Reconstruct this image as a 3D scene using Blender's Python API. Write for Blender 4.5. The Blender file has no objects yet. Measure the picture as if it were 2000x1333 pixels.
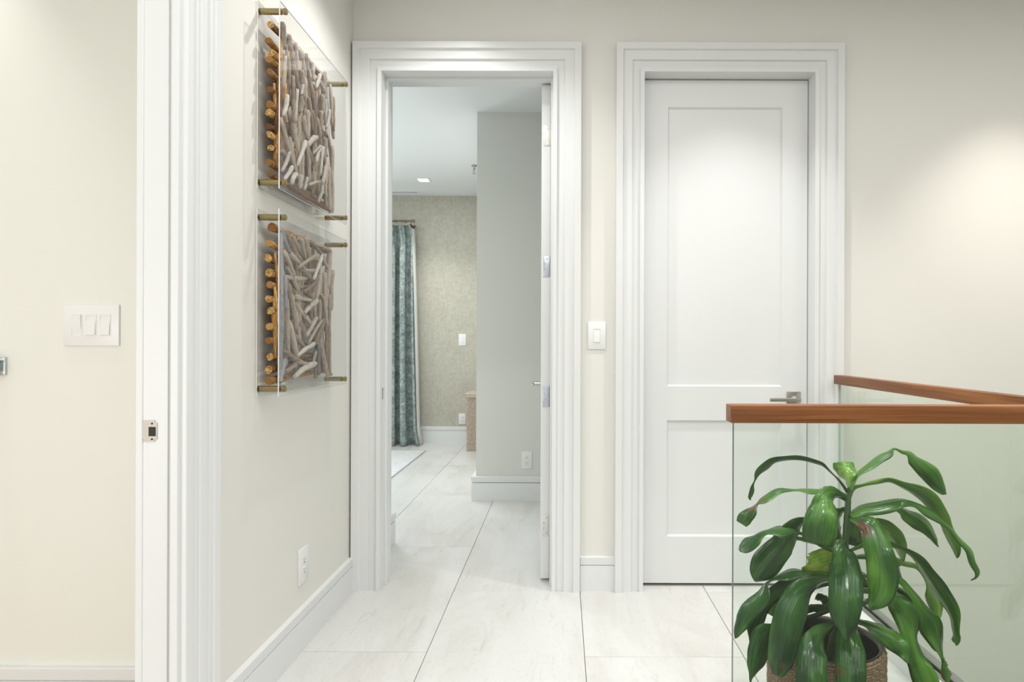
import bpy, bmesh, math, random
from mathutils import Vector, Matrix

# ------------------------------------------------------------------ camera, world, lights
F, VX, VY, TH, EYE = 1185.0, 1098.0, 671.0, 0.0035, 1.21
scn = bpy.context.scene
COL = scn.collection
cd = bpy.data.cameras.new('camera')
cam = bpy.data.objects.new('camera', cd); COL.objects.link(cam)
cam.location = (0, 0, EYE); cam.rotation_euler = (math.pi/2, -TH, 0)
cd.sensor_width = 36; cd.lens = 36*F/2000
cd.shift_x = -(VX-1000)/2000; cd.shift_y = (VY-666.5)/2000
cd.clip_start = 0.05
scn.camera = cam
vs = scn.view_settings
vs.view_transform = 'Standard'; vs.look = 'None'; vs.gamma = 1; vs.use_curve_mapping = False
vs.exposure = 0.40

w = bpy.data.worlds.new('world'); scn.world = w; w.use_nodes = True
bg = w.node_tree.nodes['Background']
bg.inputs[0].default_value = (0.985, 1.0, 0.99, 1); bg.inputs[1].default_value = 1.0

def lamp(name, kind, loc, energy, color=(1, 1, 1), rot=(0, 0, 0), size=0.1, size_y=None, spot=None, blend=0.5):
    l = bpy.data.lights.new(name, kind); l.energy = energy; l.color = color
    if kind == 'AREA':
        l.size = size
        if size_y: l.shape = 'RECTANGLE'; l.size_y = size_y
    elif kind == 'SPOT':
        l.spot_size = math.radians(spot); l.spot_blend = blend; l.shadow_soft_size = size
    else: l.shadow_soft_size = size
    o = bpy.data.objects.new(name, l); COL.objects.link(o)
    o.location = loc; o.rotation_euler = rot
    return o
WARM = (1.0, 0.93, 0.84)
NEUT = (1.0, 0.995, 0.965)
# recessed hall downlights in a row in front of the doors
lamp('hall_downlight', 'SPOT', (-0.52, 2.45, 2.97), 34, NEUT, size=0.022, spot=125, blend=0.8)
lamp('hall_downlight', 'SPOT', (0.83, 2.52, 2.97), 46, NEUT, size=0.02, spot=80, blend=0.8)
lamp('hall_downlight', 'SPOT', (2.18, 2.45, 2.97), 62, WARM, size=0.035, spot=80, blend=0.8)
lamp('hall_downlight', 'SPOT', (0.95, 1.05, 2.97), 55, NEUT, size=0.04, spot=95, blend=0.8)  # extra lamp near the plant, added for highlights on its leaves
# added ceiling fill in place of bounce from the hall's other lamps
lamp('hall_fill', 'AREA', (0.2, 0.2, 2.95), 40, NEUT, size=2.2, size_y=3.2)
lamp('stairwell_fill', 'AREA', (2.6, 0.6, 2.9), 26, NEUT, size=1.4, size_y=2.2)  # added fill to lift the stairwell, no fixture of its own
# room on the left
lamp('left_room_downlight', 'SPOT', (-1.97, 1.73, 2.97), 26, NEUT, size=0.02, spot=66, blend=0.9)
lamp('left_room_fill', 'AREA', (-2.3, -1.3, 0.8), 23, (1, .99, .96), rot=(math.pi/2, 0, 0), size=1.8, size_y=1.4)  # added low fill facing the switch wall, like window light
# bedroom: daylight through its window, ceiling light
lamp('window_daylight', 'AREA', (-3.3, 7.60, 1.5), 150, (0.86, 0.93, 1.0), rot=(-math.pi/2, 0, 0), size=2.4, size_y=2.2)
lamp('bedroom_downlight', 'SPOT', (-1.52, 6.62, 2.955), 30, NEUT, size=0.05, spot=100, blend=0.7)
lamp('passage_fill', 'AREA', (-1.7, 5.3, 2.93), 24, NEUT, size=1.2, size_y=1.6)  # area fill to lighten the passage, not a fixture

# ------------------------------------------------------------------ helpers
def P(px, py, Y):
    u, v = px-VX, py-VY
    u, v = u+TH*v, v-TH*u
    return Vector((u*Y/F, Y, EYE-v*Y/F))

def tag(o, label=None, cat=None, group=None, kind=None):
    if label: o['label'] = label
    if cat: o['category'] = cat
    if group: o['group'] = group
    if kind: o['kind'] = kind
    return o

def link(name, me, parent=None, mat=None, loc=(0, 0, 0), rz=0.0):
    o = bpy.data.objects.new(name, me); COL.objects.link(o)
    o.location = loc; o.rotation_euler = (0, 0, rz)
    if parent: o.parent = parent
    if mat and me is not None and not me.materials:
        for m in (mat if isinstance(mat, (list, tuple)) else [mat]): me.materials.append(m)
    return o

def empty(name, loc=(0, 0, 0), rz=0, **k):
    o = link(name, None, None, None, loc, rz)
    o.empty_display_size = 0.1
    return tag(o, **k)

def finish(name, bm, mat, parent=None, loc=(0, 0, 0), rz=0, smooth=False):
    me = bpy.data.meshes.new(name); bm.normal_update(); bm.to_mesh(me); bm.free()
    if smooth:
        for p in me.polygons: p.use_smooth = True
        if smooth != 'all': me.set_sharp_from_angle(angle=math.radians(35))
    return link(name, me, parent, mat, loc, rz)

def add_box(bm, x0, x1, y0, y1, z0, z1, bev=0, seg=2, mi=0):
    t = bmesh.new()
    bmesh.ops.create_cube(t, size=1)
    for v in t.verts:
        v.co = Vector((x0+(v.co.x+.5)*(x1-x0), y0+(v.co.y+.5)*(y1-y0), z0+(v.co.z+.5)*(z1-z0)))
    if bev: bmesh.ops.bevel(t, geom=t.edges[:], offset=bev, segments=seg, affect='EDGES', profile=0.5)
    merge(bm, t, mi)

def merge(bm, t, mi=0, M=None):
    vm = {}
    for v in t.verts: vm[v] = bm.verts.new(M @ v.co if M else v.co)
    for f in t.faces:
        nf = bm.faces.new([vm[v] for v in f.verts]); nf.material_index = mi
    t.free()

def box(name, x0, x1, y0, y1, z0, z1, mat, parent=None, bev=0, loc=(0, 0, 0), rz=0):
    bm = bmesh.new(); add_box(bm, x0, x1, y0, y1, z0, z1, bev)
    return finish(name, bm, mat, parent, loc, rz, smooth=bool(bev))

def add_cyl(bm, c, axis, r, h, seg=16, bev=0, r2=None, mi=0):
    t = bmesh.new()
    bmesh.ops.create_cone(t, cap_ends=True, segments=seg, radius1=r, radius2=r if r2 is None else r2, depth=h)
    if bev:
        ed = [e for e in t.edges if abs(e.verts[0].co.z-e.verts[1].co.z) < 1e-6]
        bmesh.ops.bevel(t, geom=ed, offset=bev, segments=2, affect='EDGES')
    q = Vector((0, 0, 1)).rotation_difference(Vector(axis))
    merge(bm, t, mi, Matrix.Translation(c) @ q.to_matrix().to_4x4())

def prism(name, prof, L, mat, parent=None, loc=(0, 0, 0), rz=0, m0=0.0, m1=0.0):
    """profile (y,z) extruded along local x from 0 to L, ends mitred by m0/m1 times -y."""
    bm = bmesh.new()
    a = [bm.verts.new((0-m0*(-y), y, z)) for y, z in prof]
    b = [bm.verts.new((L+m1*(-y), y, z)) for y, z in prof]
    n = len(prof)
    for i in range(n):
        j = (i+1) % n
        bm.faces.new((a[i], a[j], b[j], b[i]))
    bm.faces.new(a[::-1]); bm.faces.new(b)
    bmesh.ops.recalc_face_normals(bm, faces=bm.faces)
    return finish(name, bm, mat, parent, loc, rz)

# ------------------------------------------------------------------ materials
def newmat(name, col=(.8, .8, .8), rough=.5, metal=0, spec=.5):
    m = bpy.data.materials.new(name); m.use_nodes = True
    b = m.node_tree.nodes['Principled BSDF']
    b.inputs['Base Color'].default_value = (*col, 1)
    b.inputs['Roughness'].default_value = rough; b.inputs['Metallic'].default_value = metal
    b.inputs['Specular IOR Level'].default_value = spec
    return m
class N:
    def __init__(s, m): s.m = m; s.t = m.node_tree; s.b = s.t.nodes.get('Principled BSDF')
    def n(s, typ, **k):
        x = s.t.nodes.new(typ)
        for a, v in k.items():
            if a.startswith('i_'):
                key = a[2:]; key = int(key) if key.isdigit() else key
                x.inputs[key].default_value = v
            else: setattr(x, a, v)
        return x
    def l(s, a, b): s.t.links.new(a, b)
    def ramp(s, fac, stops):
        r = s.n('ShaderNodeValToRGB'); e = r.color_ramp.elements
        while len(e) < len(stops): e.new(.5)
        for i, (p, c) in enumerate(stops): e[i].position = p; e[i].color = (*c, 1)
        s.l(fac, r.inputs[0]); return r.outputs[0]
    def coords(s, kind='Object', scale=(1, 1, 1), loc=None):
        tc = s.n('ShaderNodeTexCoord'); mp = s.n('ShaderNodeMapping')
        mp.inputs['Scale'].default_value = scale
        s.l(tc.outputs[kind], mp.inputs[0])
        if loc: s.l(loc, mp.inputs['Location'])
        return mp.outputs[0]
    def bump(s, h, strength=.2, dist=.002):
        b = s.n('ShaderNodeBump'); b.inputs['Strength'].default_value = strength; b.inputs['Distance'].default_value = dist
        s.l(h, b.inputs['Height']); s.l(b.outputs[0], s.b.inputs['Normal'])

def paint(name, col, rough=.55, grain=.06):
    m = newmat(name, col, rough, spec=.35); q = N(m)
    nz = q.n('ShaderNodeTexNoise', i_Scale=420.0, i_Detail=2.0); q.l(q.coords('Object'), nz.inputs[0])
    q.bump(nz.outputs[0], grain, .001)
    return m
WALL = paint('wall_paint_cream', (.79, .775, .73))
WALLR = paint('wall_paint_left_room', (.82, .82, .76))
WALLP = paint('wall_paint_passage', (.71, .715, .68))
CEIL = paint('ceiling_paint', (.80, .81, .82))
TRIM = paint('trim_paint_white', (.79, .80, .80), .33, 0)
DOORM = paint('door_paint_white', (.79, .80, .80), .30, 0)
PLATE = newmat('plate_plastic_white', (.84, .84, .83), .3)
DARK = newmat('dark_slot', (.015, .015, .015), .6)
NICKEL = newmat('satin_nickel', (.55, .53, .49), .25, 1)
CHROME = newmat('polished_chrome', (.62, .66, .66), .12, 1)
STEEL = newmat('hinge_steel', (.50, .53, .60), .32, 1)
PALEST = newmat('pale_hinge_steel', (.70, .69, .66), .45, .7)
BRASS = newmat('antique_brass', (.36, .29, .15), .38, 1)
SHOE = newmat('brushed_aluminium', (.42, .42, .43), .3, 1)

# wood
WOOD = newmat('handrail_wood', rough=.42, spec=.35); q = N(WOOD)
nz = q.n('ShaderNodeTexNoise', i_Scale=1.0, i_Detail=6.0, i_Roughness=.6, i_Distortion=.6)
q.l(q.coords('Object', (2.2, 60, 110)), nz.inputs[0])
n2 = q.n('ShaderNodeTexNoise', i_Scale=1.0, i_Detail=2.0); q.l(q.coords('Object', (1.2, 12, 22)), n2.inputs[0])
mx = q.n('ShaderNodeMath', operation='ADD'); q.l(nz.outputs[0], mx.inputs[0]); q.l(n2.outputs[0], mx.inputs[1])
hf = q.n('ShaderNodeMath', operation='MULTIPLY'); hf.inputs[1].default_value = .5; q.l(mx.outputs[0], hf.inputs[0])
q.l(q.ramp(hf.outputs[0], [(.36, (.12, .040, .011)), (.48, (.225, .082, .024)), (.62, (.33, .135, .043))]), q.b.inputs['Base Color'])
q.bump(nz.outputs[0], .08, .001)

# floor tiles
TILE = newmat('floor_tile_stone', rough=.26, spec=.4); q = N(TILE)
oi = q.n('ShaderNodeObjectInfo'); cmb = q.n('ShaderNodeCombineXYZ')
for k, s_ in enumerate((37.0, 71.0, 13.0)):
    mm = q.n('ShaderNodeMath', operation='MULTIPLY'); mm.inputs[1].default_value = s_
    q.l(oi.outputs['Random'], mm.inputs[0]); q.l(mm.outputs[0], cmb.inputs[k])
c1 = q.coords('Object', (2.6, .7, 1), cmb.outputs[0])
na = q.n('ShaderNodeTexNoise', i_Scale=1.4, i_Detail=9.0, i_Roughness=.60, i_Distortion=.7); q.l(c1, na.inputs[0])
c2 = q.coords('Object', (12, 2.2, 1), cmb.outputs[0])
nb = q.n('ShaderNodeTexNoise', i_Scale=1.3, i_Detail=8.0, i_Roughness=.7, i_Distortion=1.0); q.l(c2, nb.inputs[0])
nc = q.n('ShaderNodeTexNoise', i_Scale=60.0, i_Detail=6.0, i_Roughness=.8); q.l(q.coords('Object', (1, .6, 1), cmb.outputs[0]), nc.inputs[0])
ra = q.ramp(na.outputs[0], [(.34, (.635, .62, .59)), (.50, (.70, .695, .68)), (.66, (.73, .73, .72))])
rb = q.ramp(nb.outputs[0], [(.30, (.88, .87, .845)), (.42, (1, 1, 1)), (.8, (1, 1, 1))])
rc = q.ramp(nc.outputs[0], [(.30, (.90, .89, .87)), (.46, (1, 1, 1)), (.8, (1, 1, 1))])
mc = q.n('ShaderNodeMix', data_type='RGBA', blend_type='MULTIPLY'); mc.inputs[0].default_value = 1
q.l(ra, mc.inputs[6]); q.l(rb, mc.inputs[7])
md = q.n('ShaderNodeMix', data_type='RGBA', blend_type='MULTIPLY'); md.inputs[0].default_value = 1
q.l(mc.outputs[2], md.inputs[6]); q.l(rc, md.inputs[7]); q.l(md.outputs[2], q.b.inputs['Base Color'])
GROUT = newmat('grout', (.60, .56, .50), .9)

# wallpaper with fine vertical threads
PAPER = newmat('grasscloth_wallpaper', rough=.8); q = N(PAPER)
nz = q.n('ShaderNodeTexNoise', i_Scale=1.0, i_Detail=4.0, i_Roughness=.7); q.l(q.coords('Object', (130, 130, 5)), nz.inputs[0])
n2 = q.n('ShaderNodeTexNoise', i_Scale=1.0, i_Detail=3.0); q.l(q.coords('Object', (26, 26, 30)), n2.inputs[0])
mx = q.n('ShaderNodeMath', operation='ADD'); q.l(nz.outputs[0], mx.inputs[0]); q.l(n2.outputs[0], mx.inputs[1])
hf = q.n('ShaderNodeMath', operation='MULTIPLY'); hf.inputs[1].default_value = .5; q.l(mx.outputs[0], hf.inputs[0])
q.l(q.ramp(hf.outputs[0], [(.35, (.44, .415, .345)), (.65, (.56, .54, .47))]), q.b.inputs['Base Color'])
q.bump(hf.outputs[0], .15, .002)

# curtain
CURT = newmat('curtain_velvet', rough=.75); q = N(CURT)
nz = q.n('ShaderNodeTexNoise', i_Scale=1.0, i_Detail=5.0, i_Roughness=.75, i_Distortion=.3); q.l(q.coords('UV', (16, 30, 1)), nz.inputs[0])
n2 = q.n('ShaderNodeTexNoise', i_Scale=1.0, i_Detail=4.0, i_Roughness=.8); q.l(q.coords('UV', (90, 80, 1)), n2.inputs[0])
mx = q.n('ShaderNodeMath', operation='ADD'); q.l(nz.outputs[0], mx.inputs[0]); q.l(n2.outputs[0], mx.inputs[1])
hf = q.n('ShaderNodeMath', operation='MULTIPLY'); hf.inputs[1].default_value = .5; q.l(mx.outputs[0], hf.inputs[0])
q.l(q.ramp(hf.outputs[0], [(.38, (.09, .15, .145)), (.50, (.25, .30, .29)), (.62, (.55, .585, .575))]), q.b.inputs['Base Color'])
LINING = newmat('curtain_lining', (.75, .75, .74), .8)
# rug
RUG = newmat('rug_pile', rough=.95); q = N(RUG)
nz = q.n('ShaderNodeTexNoise', i_Scale=1.0, i_Detail=5.0, i_Roughness=.7); q.l(q.coords('Object', (8, 50, 1)), nz.inputs[0])
q.l(q.ramp(nz.outputs[0], [(.35, (.50, .53, .54)), (.65, (.72, .74, .74))]), q.b.inputs['Base Color'])
RUGE = newmat('rug_binding', (.42, .43, .43), .9)
# woven chest
WICK = newmat('woven_seagrass_pale', rough=.7); q = N(WICK)
nz = q.n('ShaderNodeTexNoise', i_Scale=90.0, i_Detail=3.0); q.l(q.coords('Object'), nz.inputs[0])
q.l(q.ramp(nz.outputs[0], [(.35, (.42, .33, .26)), (.65, (.70, .60, .50))]), q.b.inputs['Base Color'])
# rope of the pot
ROPE = newmat('seagrass_rope', rough=.85); q = N(ROPE)
nz = q.n('ShaderNodeTexNoise', i_Scale=1.0, i_Detail=3.0, i_Roughness=.7); q.l(q.coords('Object', (170, 170, 260)), nz.inputs[0])
q.l(q.ramp(nz.outputs[0], [(.36, (.10, .062, .034)), (.52, (.27, .18, .11)), (.68, (.46, .34, .22))]), q.b.inputs['Base Color'])
q.bump(nz.outputs[0], .6, .003)
LINER = newmat('black_liner', (.008, .008, .009), .22)
SOIL = newmat('potting_soil', (.012, .010, .009), .9)

# driftwood (tone from the object)
def driftwood(name, a, b, c):
    m = newmat(name, rough=.75); q = N(m)
    oi = q.n('ShaderNodeObjectInfo')
    nz = q.n('ShaderNodeTexNoise', i_Scale=1.0, i_Detail=4.0, i_Roughness=.7); q.l(q.coords('UV', (7, 30, 1)), nz.inputs[0])
    ad = q.n('ShaderNodeMath', operation='MULTIPLY_ADD'); ad.inputs[1].default_value = .34; 
    q.l(oi.outputs['Random'], ad.inputs[0]); q.l(nz.outputs[0], ad.inputs[2])
    sb = q.n('ShaderNodeMath', operation='SUBTRACT'); sb.inputs[1].default_value = .17; q.l(ad.outputs[0], sb.inputs[0])
    q.l(q.ramp(sb.outputs[0], [(.30, a), (.50, b), (.70, c)]), q.b.inputs['Base Color'])
    q.bump(nz.outputs[0], .5, .003)
    return m
DRIFT = driftwood('driftwood_hazed_tan', (.26, .185, .13), (.46, .37, .29), (.64, .55, .46))  # greyed and lightened for the haze of the acrylic in front
DRIFTW = driftwood('driftwood_bleached', (.46, .40, .34), (.64, .58, .52), (.80, .76, .70))
DRIFTG = driftwood('driftwood_grey', (.17, .16, .17), (.28, .27, .28), (.42, .40, .40))
DRIFTO = driftwood('driftwood_amber', (.07, .024, .008), (.30, .14, .035), (.62, .37, .12))
CUT = newmat('driftwood_cut_end', rough=.8); q = N(CUT)
nz = q.n('ShaderNodeTexNoise', i_Scale=160.0, i_Detail=3.0); q.l(q.coords('Object'), nz.inputs[0])
q.l(q.ramp(nz.outputs[0], [(.35, (.16, .07, .02)), (.47, (.48, .27, .075)), (.65, (.66, .43, .17))]), q.b.inputs['Base Color'])

# glass: thin clear sheet = tinted transparency + fresnel reflection
def clear(name, tint, ior=1.45, rough=0.0, boost=1.0):
    m = bpy.data.materials.new(name); m.use_nodes = True; t = m.node_tree
    t.nodes.remove(t.nodes['Principled BSDF']); q = N(m)
    tr = q.n('ShaderNodeBsdfTransparent'); tr.inputs[0].default_value = (*tint, 1)
    gl = q.n('ShaderNodeBsdfGlossy'); gl.inputs['Roughness'].default_value = rough
    # Schlick reflectance, the same on both sides of the sheet
    lw = q.n('ShaderNodeLayerWeight'); lw.inputs['Blend'].default_value = .5
    pw = q.n('ShaderNodeMath', operation='POWER'); pw.inputs[1].default_value = 5; q.l(lw.outputs['Facing'], pw.inputs[0])
    r0 = ((ior-1)/(ior+1))**2
    fr = q.n('ShaderNodeMath', operation='MULTIPLY_ADD'); fr.inputs[1].default_value = 1-r0; fr.inputs[2].default_value = r0
    q.l(pw.outputs[0], fr.inputs[0]); mx = q.n('ShaderNodeMixShader')
    q.l(fr.outputs[0], mx.inputs[0]); q.l(tr.outputs[0], mx.inputs[1]); q.l(gl.outputs[0], mx.inputs[2])
    q.l(mx.outputs[0], t.nodes['Material Output'].inputs[0])
    return m
GLASS = clear('railing_glass', (.955, .985, .96), 1.50)
GEDGE2 = newmat('glass_edge_pale', (.45, .52, .47), .2)
GEDGE = newmat('glass_edge_green', (.018, .045, .036), .25); 
ACRYL = clear('acrylic_sheet', (.985, .985, .985), 1.45)
AEDGE = newmat('acrylic_edge', (.86, .86, .85), .2)
WINGL = clear('window_glass', (.95, .97, .97), 1.45)

# leaves
def leafmat(name, a, b, c):
    m = newmat(name, rough=.22, spec=.6); q = N(m)
    nz = q.n('ShaderNodeTexNoise', i_Scale=1.0, i_Detail=3.0, i_Roughness=.6); q.l(q.coords('UV', (24, .7, 1)), nz.inputs[0])
    n2 = q.n('ShaderNodeTexNoise', i_Scale=1.0, i_Detail=2.0); q.l(q.coords('UV', (1.5, .8, 1)), n2.inputs[0])
    mx = q.n('ShaderNodeMath', operation='MULTIPLY_ADD'); mx.inputs[1].default_value = .45; mx.inputs[2].default_value = .275; q.l(nz.outputs[0], mx.inputs[0])
    m2 = q.n('ShaderNodeMath', operation='MULTIPLY_ADD'); m2.inputs[1].default_value = .9; m2.inputs[2].default_value = -.45; q.l(n2.outputs[0], m2.inputs[0])
    hf = q.n('ShaderNodeMath', operation='ADD'); q.l(mx.outputs[0], hf.inputs[0]); q.l(m2.outputs[0], hf.inputs[1])
    base = q.ramp(hf.outputs[0], [(.36, a), (.50, b), (.64, c)])
    at = q.n('ShaderNodeAttribute', attribute_name='wear')
    mc = q.n('ShaderNodeMix', data_type='RGBA'); q.l(at.outputs['Fac'], mc.inputs[0]); q.l(base, mc.inputs[6])
    mc.inputs[7].default_value = (.17, .07, .045, 1)
    q.l(mc.outputs[2], q.b.inputs['Base Color'])
    wv = q.n('ShaderNodeTexWave', i_Scale=1.0, i_Distortion=.6); wv.bands_direction = 'X'; q.l(q.coords('UV', (3.2, .15, 1)), wv.inputs[0])
    n3 = q.n('ShaderNodeTexNoise', i_Scale=1.0, i_Detail=2.0); q.l(q.coords('UV', (5, 2.2, 1)), n3.inputs[0])
    hb = q.n('ShaderNodeMath', operation='MULTIPLY_ADD'); hb.inputs[1].default_value = .12; q.l(wv.outputs[1], hb.inputs[0]); q.l(n3.outputs[0], hb.inputs[2])
    h2 = q.n('ShaderNodeMath', operation='MULTIPLY_ADD'); h2.inputs[1].default_value = .22; q.l(nz.outputs[0], h2.inputs[0]); q.l(hb.outputs[0], h2.inputs[2])
    q.bump(h2.outputs[0], .30, .005)
    tl = q.n('ShaderNodeBsdfTranslucent'); q.l(mc.outputs[2], tl.inputs[0])
    ms = q.n('ShaderNodeMixShader'); ms.inputs[0].default_value = .28
    out = q.t.nodes['Material Output']
    q.l(q.b.outputs[0], ms.inputs[1]); q.l(tl.outputs[0], ms.inputs[2]); q.l(ms.outputs[0], out.inputs[0])
    return m
LEAF = {
 'd': leafmat('leaf_dark_green', (.010, .058, .010), (.022, .105, .014), (.060, .19, .026)),
 'm': leafmat('leaf_mid_green', (.022, .100, .008), (.052, .185, .012), (.125, .32, .030)),
 'l': leafmat('leaf_light_green', (.065, .19, .020), (.15, .33, .035), (.28, .48, .08)),
 'y': leafmat('leaf_yellow_green', (.24, .42, .035), (.42, .60, .07), (.62, .72, .12)),
}
STEM = newmat('plant_stem', (.045, .10, .028), .45)

# ------------------------------------------------------------------ structure
def struct(o, label=None, cat=None): return tag(o, label, cat, kind='structure')
H = 2.99
def walls(name, boxes, mat, label, cat='wall'):
    bm = bmesh.new()
    for b in boxes: add_box(bm, *b)
    return struct(finish(name, bm, mat), label, cat)

D1L, D1R, D2L, D2R, DT = -.884, -.048, .397, 1.228, 2.535
walls('wall_back', [(-1.162, D1L-.02, 2.978, 3.12, 0, H), (D1R+.02, D2L-.02, 2.978, 3.12, 0, H),
    (D2R+.02, 3.6, 2.978, 3.12, -2.6, H), (D1L-.02, D1R+.02, 2.978, 3.12, DT+.02, H), (D2L-.02, D2R+.02, 2.978, 3.12, DT+.02, H)],
    WALL, 'cream back wall holding the two white doors')
walls('wall_left', [(-1.142, -1.03, 1.655, 2.978, 0, H), (-1.142, -1.03, .72, 1.655, DT+.03, H), (-1.142, -1.03, -2.6, .72, 0, H)],
    WALL, 'cream hall wall carrying the two driftwood artworks')
walls('wall_left_room', [(-4.2, -1.10, 1.955, 2.1, 0, H)], WALLR, 'cream wall of the room on the left with the triple switch')
walls('wall_left_room_side', [(-4.3, -4.2, -2.6, 2.1, 0, H)], WALLR, 'far side wall of the room on the left')
walls('wall_passage', [(-.66, 1.2, 4.67, 7.33, 0, H)], WALLP, 'greenish grey wall end with an outlet beyond the open doorway')
walls('wall_passage_left', [(-5.2, -1.022, 3.12, 3.64, 0, H)], WALLR, 'short white wall end just inside the open doorway')
walls('wall_passage_right', [(.03, .13, 3.12, 4.67, 0, H)], WALLP, 'unseen passage wall behind the open door, put in for the light')  # unseen wall, put in for its effect on the light
walls('wall_bedroom_back', [(-2.15, -.66, 7.33, 7.48, 0, H), (-5.2, -4.5, 7.33, 7.48, 0, H), (-4.5, -2.15, 7.33, 7.48, 2.5, H), (-4.5, -2.15, 7.33, 7.48, 0, .1)],
    PAPER, 'beige textured wallpaper wall at the far end of the bedroom')
walls('wall_bedroom_left', [(-5.3, -5.2, 3.12, 7.48, 0, H)], PAPER, 'beige wallpaper side wall of the bedroom')
walls('rear_reflection_wall', [(.15, 3.6, -2.7, -2.6, -2.6, H)], WALL, 'unseen cream wall added behind the viewer to darken glass reflections')  # unseen, added to darken what the railing glass reflects
walls('wall_stair_right', [(3.6, 3.7, -2.6, 3.12, -2.6, H)], WALL, 'cream wall on the far side of the stairwell')
walls('ceiling', [(-4.3, 3.7, -2.6, 3.12, H, H+.1)], CEIL, 'white hall ceiling', 'ceiling')
walls('ceiling_bedroom', [(-5.3, 1.2, 3.12, 7.48, H, H+.1)], CEIL, 'white bedroom ceiling seen through the open doorway', 'ceiling')

fl = walls('floor', [(-1.162, 1.38, 1.445, 3.12, -.25, -.012), (-1.162, .42, -2.6, 1.445, -.25, -.012), (-5.2, 1.2, 3.12, 7.33, -.25, -.012)], GROUT, 'pale stone tile floor with narrow joints', 'floor')
walls('floor_left_room', [(-4.2, -1.162, -2.6, 1.955, -.25, 0)], newmat('left_room_floor', (.55, .42, .32), .4), 'floor of the room on the left', 'floor')
walls('wall_stair_left', [(.34, .42, -2.6, 1.445, -2.6, -.25), (.42, 1.38, 1.445, 1.53, -2.6, -.25), (1.30, 1.38, 1.53, 2.978, -2.6, -.25)], WALL, 'wall below the hall floor along the stairwell')
walls('floor_lower', [(.34, 3.6, -2.6, 3.12, -2.7, -2.6)], newmat('lower_floor', (.24, .25, .22), .5), 'lower floor at the bottom of the stairwell', 'floor')

# tiles : columns .616 wide, 1.219 long, running bond
tcache = {}
def tile(x0, x1, y0, y1):
    w_, l_ = round(x1-x0-.0026, 4), round(y1-y0-.0026, 4)
    if w_ < .02 or l_ < .02: return
    if (w_, l_) not in tcache:
        bm = bmesh.new(); add_box(bm, -w_/2, w_/2, -l_/2, l_/2, -.012, 0)
        top = [e for e in bm.edges if all(abs(v.co.z) < 1e-6 for v in e.verts)]
        bmesh.ops.bevel(bm, geom=top, offset=.001, segments=1, affect='EDGES')
        me = bpy.data.meshes.new('tile'); bm.to_mesh(me); bm.free(); me.materials.append(TILE)
        tcache[(w_, l_)] = me
    o = bpy.data.objects.new('tile', tcache[(w_, l_)]); COL.objects.link(o)
    o.parent = fl; o.location = ((x0+x1)/2, (y0+y1)/2, 0)
xs = [-1.141+.616*i for i in range(-4, 5)]
for i in range(len(xs)-1):
    x0, x1 = xs[i], xs[i+1]
    ph = 2.374 if i % 2 == 0 else 2.963
    if i == 6: ph = 2.343
    ys = sorted(set([ph+1.219*k for k in range(-5, 5)]))
    if i == 7: ys = sorted(set([2.335+1.219*k for k in range(-4, 1)] + [2.955, 3.12]))
    for k in range(len(ys)-1):
        a, b = ys[k], ys[k+1]
        X0, X1 = x0, min(x1, 1.38 if a < 3.1 else 1.19)
        a, b = max(a, -2.6), min(b, 7.33)
        if b <= a: continue
        if X0 < -1.2 and b < 3.64: continue
        if X0 < -1.2: a = max(a, 3.64)
        if X0 >= -.6 and a > 4.67: continue
        if X0 > .05 and a < 1.445:
            if X0 < .1: tile(X0, .42, a, min(b, 1.445))
            a = 1.445
            if b <= a: continue
        tile(X0, X1, a, b)
# narrow column left of first joint in the hall, beside left baseboard is inside column 3
# ------------------------------------------------------------------ baseboards
BB = [(0, 0), (-.018, 0), (-.018, .1230), (-.011, .1245), (-.011, .1275), (-.018, .129), (-.020, .160), (-.020, .165), (-.018, .167), (0, .167)]
def bb(name, L, loc, rz, label, m0=0, m1=0, s=1.0, sy=None):
    return struct(prism(name, [(y*(sy or s), z*s) for y, z in BB], L, TRIM, None, loc, rz, m0, m1), label, 'baseboard')
R90 = math.pi/2
bb('baseboard_left', 2.978-1.755, (-1.03, 1.755, 0), R90, 'white baseboard below the driftwood artworks')
bb('baseboard_back', .259-.092, (.092, 2.978, 0), 0, 'short white baseboard between the two doors')
bb('baseboard_left_room', 3.045, (-4.19, 1.955, 0), 0, 'white baseboard under the triple switch')
bb('baseboard_passage', 1.86, (-.66, 4.67, 0), 0, 'white baseboard of the wall end beyond the open doorway', m0=1, s=1.12, sy=1.7)
bb('baseboard_passage_side', 2.66, (-.66, 7.33, 0), -R90, 'white baseboard along the side of the wall end', m1=1, s=1.12, sy=1.7)
bb('baseboard_passage_left', .52, (-1.022, 3.12, 0), R90, 'white baseboard piece just inside the left jamb', m1=1, s=1.12)
bb('baseboard_bedroom', 4.4, (-5.1, 7.33, 0), 0, 'white baseboard at the far end of the bedroom', s=1.2)

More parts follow.
